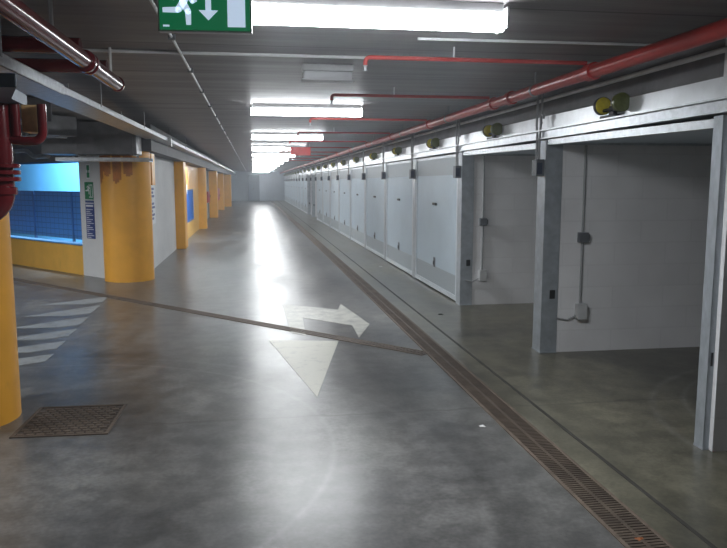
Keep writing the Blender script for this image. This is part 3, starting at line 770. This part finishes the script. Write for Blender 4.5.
# small litter
def litter(name, x, y, s, m, lab, cat):
    n = 7; b = MB()
    pts = [(s * random.uniform(.6, 1.1) * math.cos(2 * PI * i / n), s * .6 * random.uniform(.6, 1.1) * math.sin(2 * PI * i / n), random.uniform(0, .008) * (i % 2)) for i in range(n)]
    b.add(pts + [(0, 0, .012)] + [(px, py, pz - .0) for px, py, pz in pts], [(i, (i + 1) % n, n) for i in range(n)] + [tuple(n + 1 + i for i in reversed(range(n)))])
    o = b.build(name, m); o.location = (x, y, 0.001); return tag(o, lab, cat)
litter('paper_scrap', 2.30, 12.9, .05, M['paper'], 'small white paper scrap on the floor by the closed doors', 'litter')
litter('paper_scrap', 1.42, 4.24, .03, M['paper'], 'tiny pale paper scrap left of the long drain', 'litter')
litter('dead_leaf', 2.15, 8.06, .04, M['black'], 'small dark leaf on the floor before the second open garage', 'litter')
litter('dead_leaf', 1.64, 2.73, .028, M['leaf'], 'orange dry leaf lying on the long drain at the bottom', 'litter')
# white sack in the distant open bay
t = thing('plastic_sack', 'white plastic sack standing in the distant open garage bay', 'bag', (2.80, 33.4, 0))
prof = [(0, .12), (.06, .16), (.2, .17), (.34, .14), (.42, .06), (.45, .04), (.5, .075)]
b = MB(); n = 16
for z, r in prof:
    for i in range(n):
        a = 2 * PI * i / n; b.v.append((r * (1 + .12 * math.sin(3 * a + z * 9)) * math.cos(a), r * (1 + .1 * math.cos(4 * a + z * 5)) * math.sin(a), z))
for j in range(len(prof) - 1):
    for i in range(n): b.f.append((j * n + i, j * n + (i + 1) % n, (j + 1) * n + (i + 1) % n, (j + 1) * n + i)); b.mi.append(0)
b.f.append(tuple(reversed(range(n)))); b.mi.append(0); b.f.append(tuple((len(prof) - 1) * n + i for i in range(n))); b.mi.append(0)
b.build('bag_body', M['white'], t, smooth=True)
MB().tube([(0, 0, .43), (0, 0, .46)], .047, 12).build('tie', M['navy'], t)

# ------------------------------------------------------------------ lamps, world, camera
def area(name, loc, rot, sx, sy, power, c):
    l = bpy.data.lights.new(name, 'AREA'); l.shape = 'RECTANGLE'; l.size = sx; l.size_y = sy; l.energy = power; l.color = c
    o = bpy.data.objects.new(name, l); COL.objects.link(o); o.location = loc; o.rotation_euler = rot; return o
for i, y in enumerate(LY): area('tube_light', (.62, y, CEIL - .127), (0, 0, 0), 1.22, .15, 30, (.93, .97, 1.))
for x, y in ((-4.6, 4.2), (-5.4, 9.6)): area('tube_light', (x, y, CEIL - .127), (0, 0, math.radians(42)), 1.22, .15, 110, (.93, .97, 1.))  # area lamps of the two added fixtures out of view
a = area('daylight_well', dpt(2.6, .5, 2.3), (math.radians(58), 0, DA), 5.5, .3, 260, (.85, .95, 1))
d_ = (dpt(2.6, 2.0, 1.3) - dpt(2.6, .5, 2.3)); a.rotation_euler = d_.to_track_quat('-Z', 'Y').to_euler()
a = area('daylight_small', (XW - .25, 20, 1.9), (0, math.radians(50), 0), .2, 4, 130, (.85, .95, 1))
a.rotation_euler = Vector((.12, 0, -.7)).to_track_quat('-Z', 'Y').to_euler()

w = bpy.data.worlds.new('World'); SC.world = w; w.use_nodes = True
w.node_tree.nodes['Background'].inputs[0].default_value = (.5, .6, .75, 1)
w.node_tree.nodes['Background'].inputs[1].default_value = .05
# scattering air added to imitate lens glare around the lights
hv = w.node_tree.nodes.new('ShaderNodeVolumeScatter')
hv.inputs['Color'].default_value = (.86, .92, 1, 1); hv.inputs['Density'].default_value = .0055; hv.inputs['Anisotropy'].default_value = .75
w.node_tree.links.new(hv.outputs[0], w.node_tree.nodes['World Output'].inputs['Volume'])

cam = bpy.data.cameras.new('Camera'); cam.sensor_width = 36; cam.lens = 36 * 715 / 727; cam.clip_end = 200
co = bpy.data.objects.new('Camera', cam); COL.objects.link(co); co.location = (0, 0, 1.55)
co.rotation_euler = (math.radians(90 - 7.332), 0, math.radians(-8.7146)); SC.camera = co
SC.view_settings.view_transform = 'Standard'
SC.view_settings.exposure = .28
SC.cycles.use_denoising = True
SC.cycles.max_bounces = 8; SC.cycles.diffuse_bounces = 5
SC.cycles.sample_clamp_indirect = 8
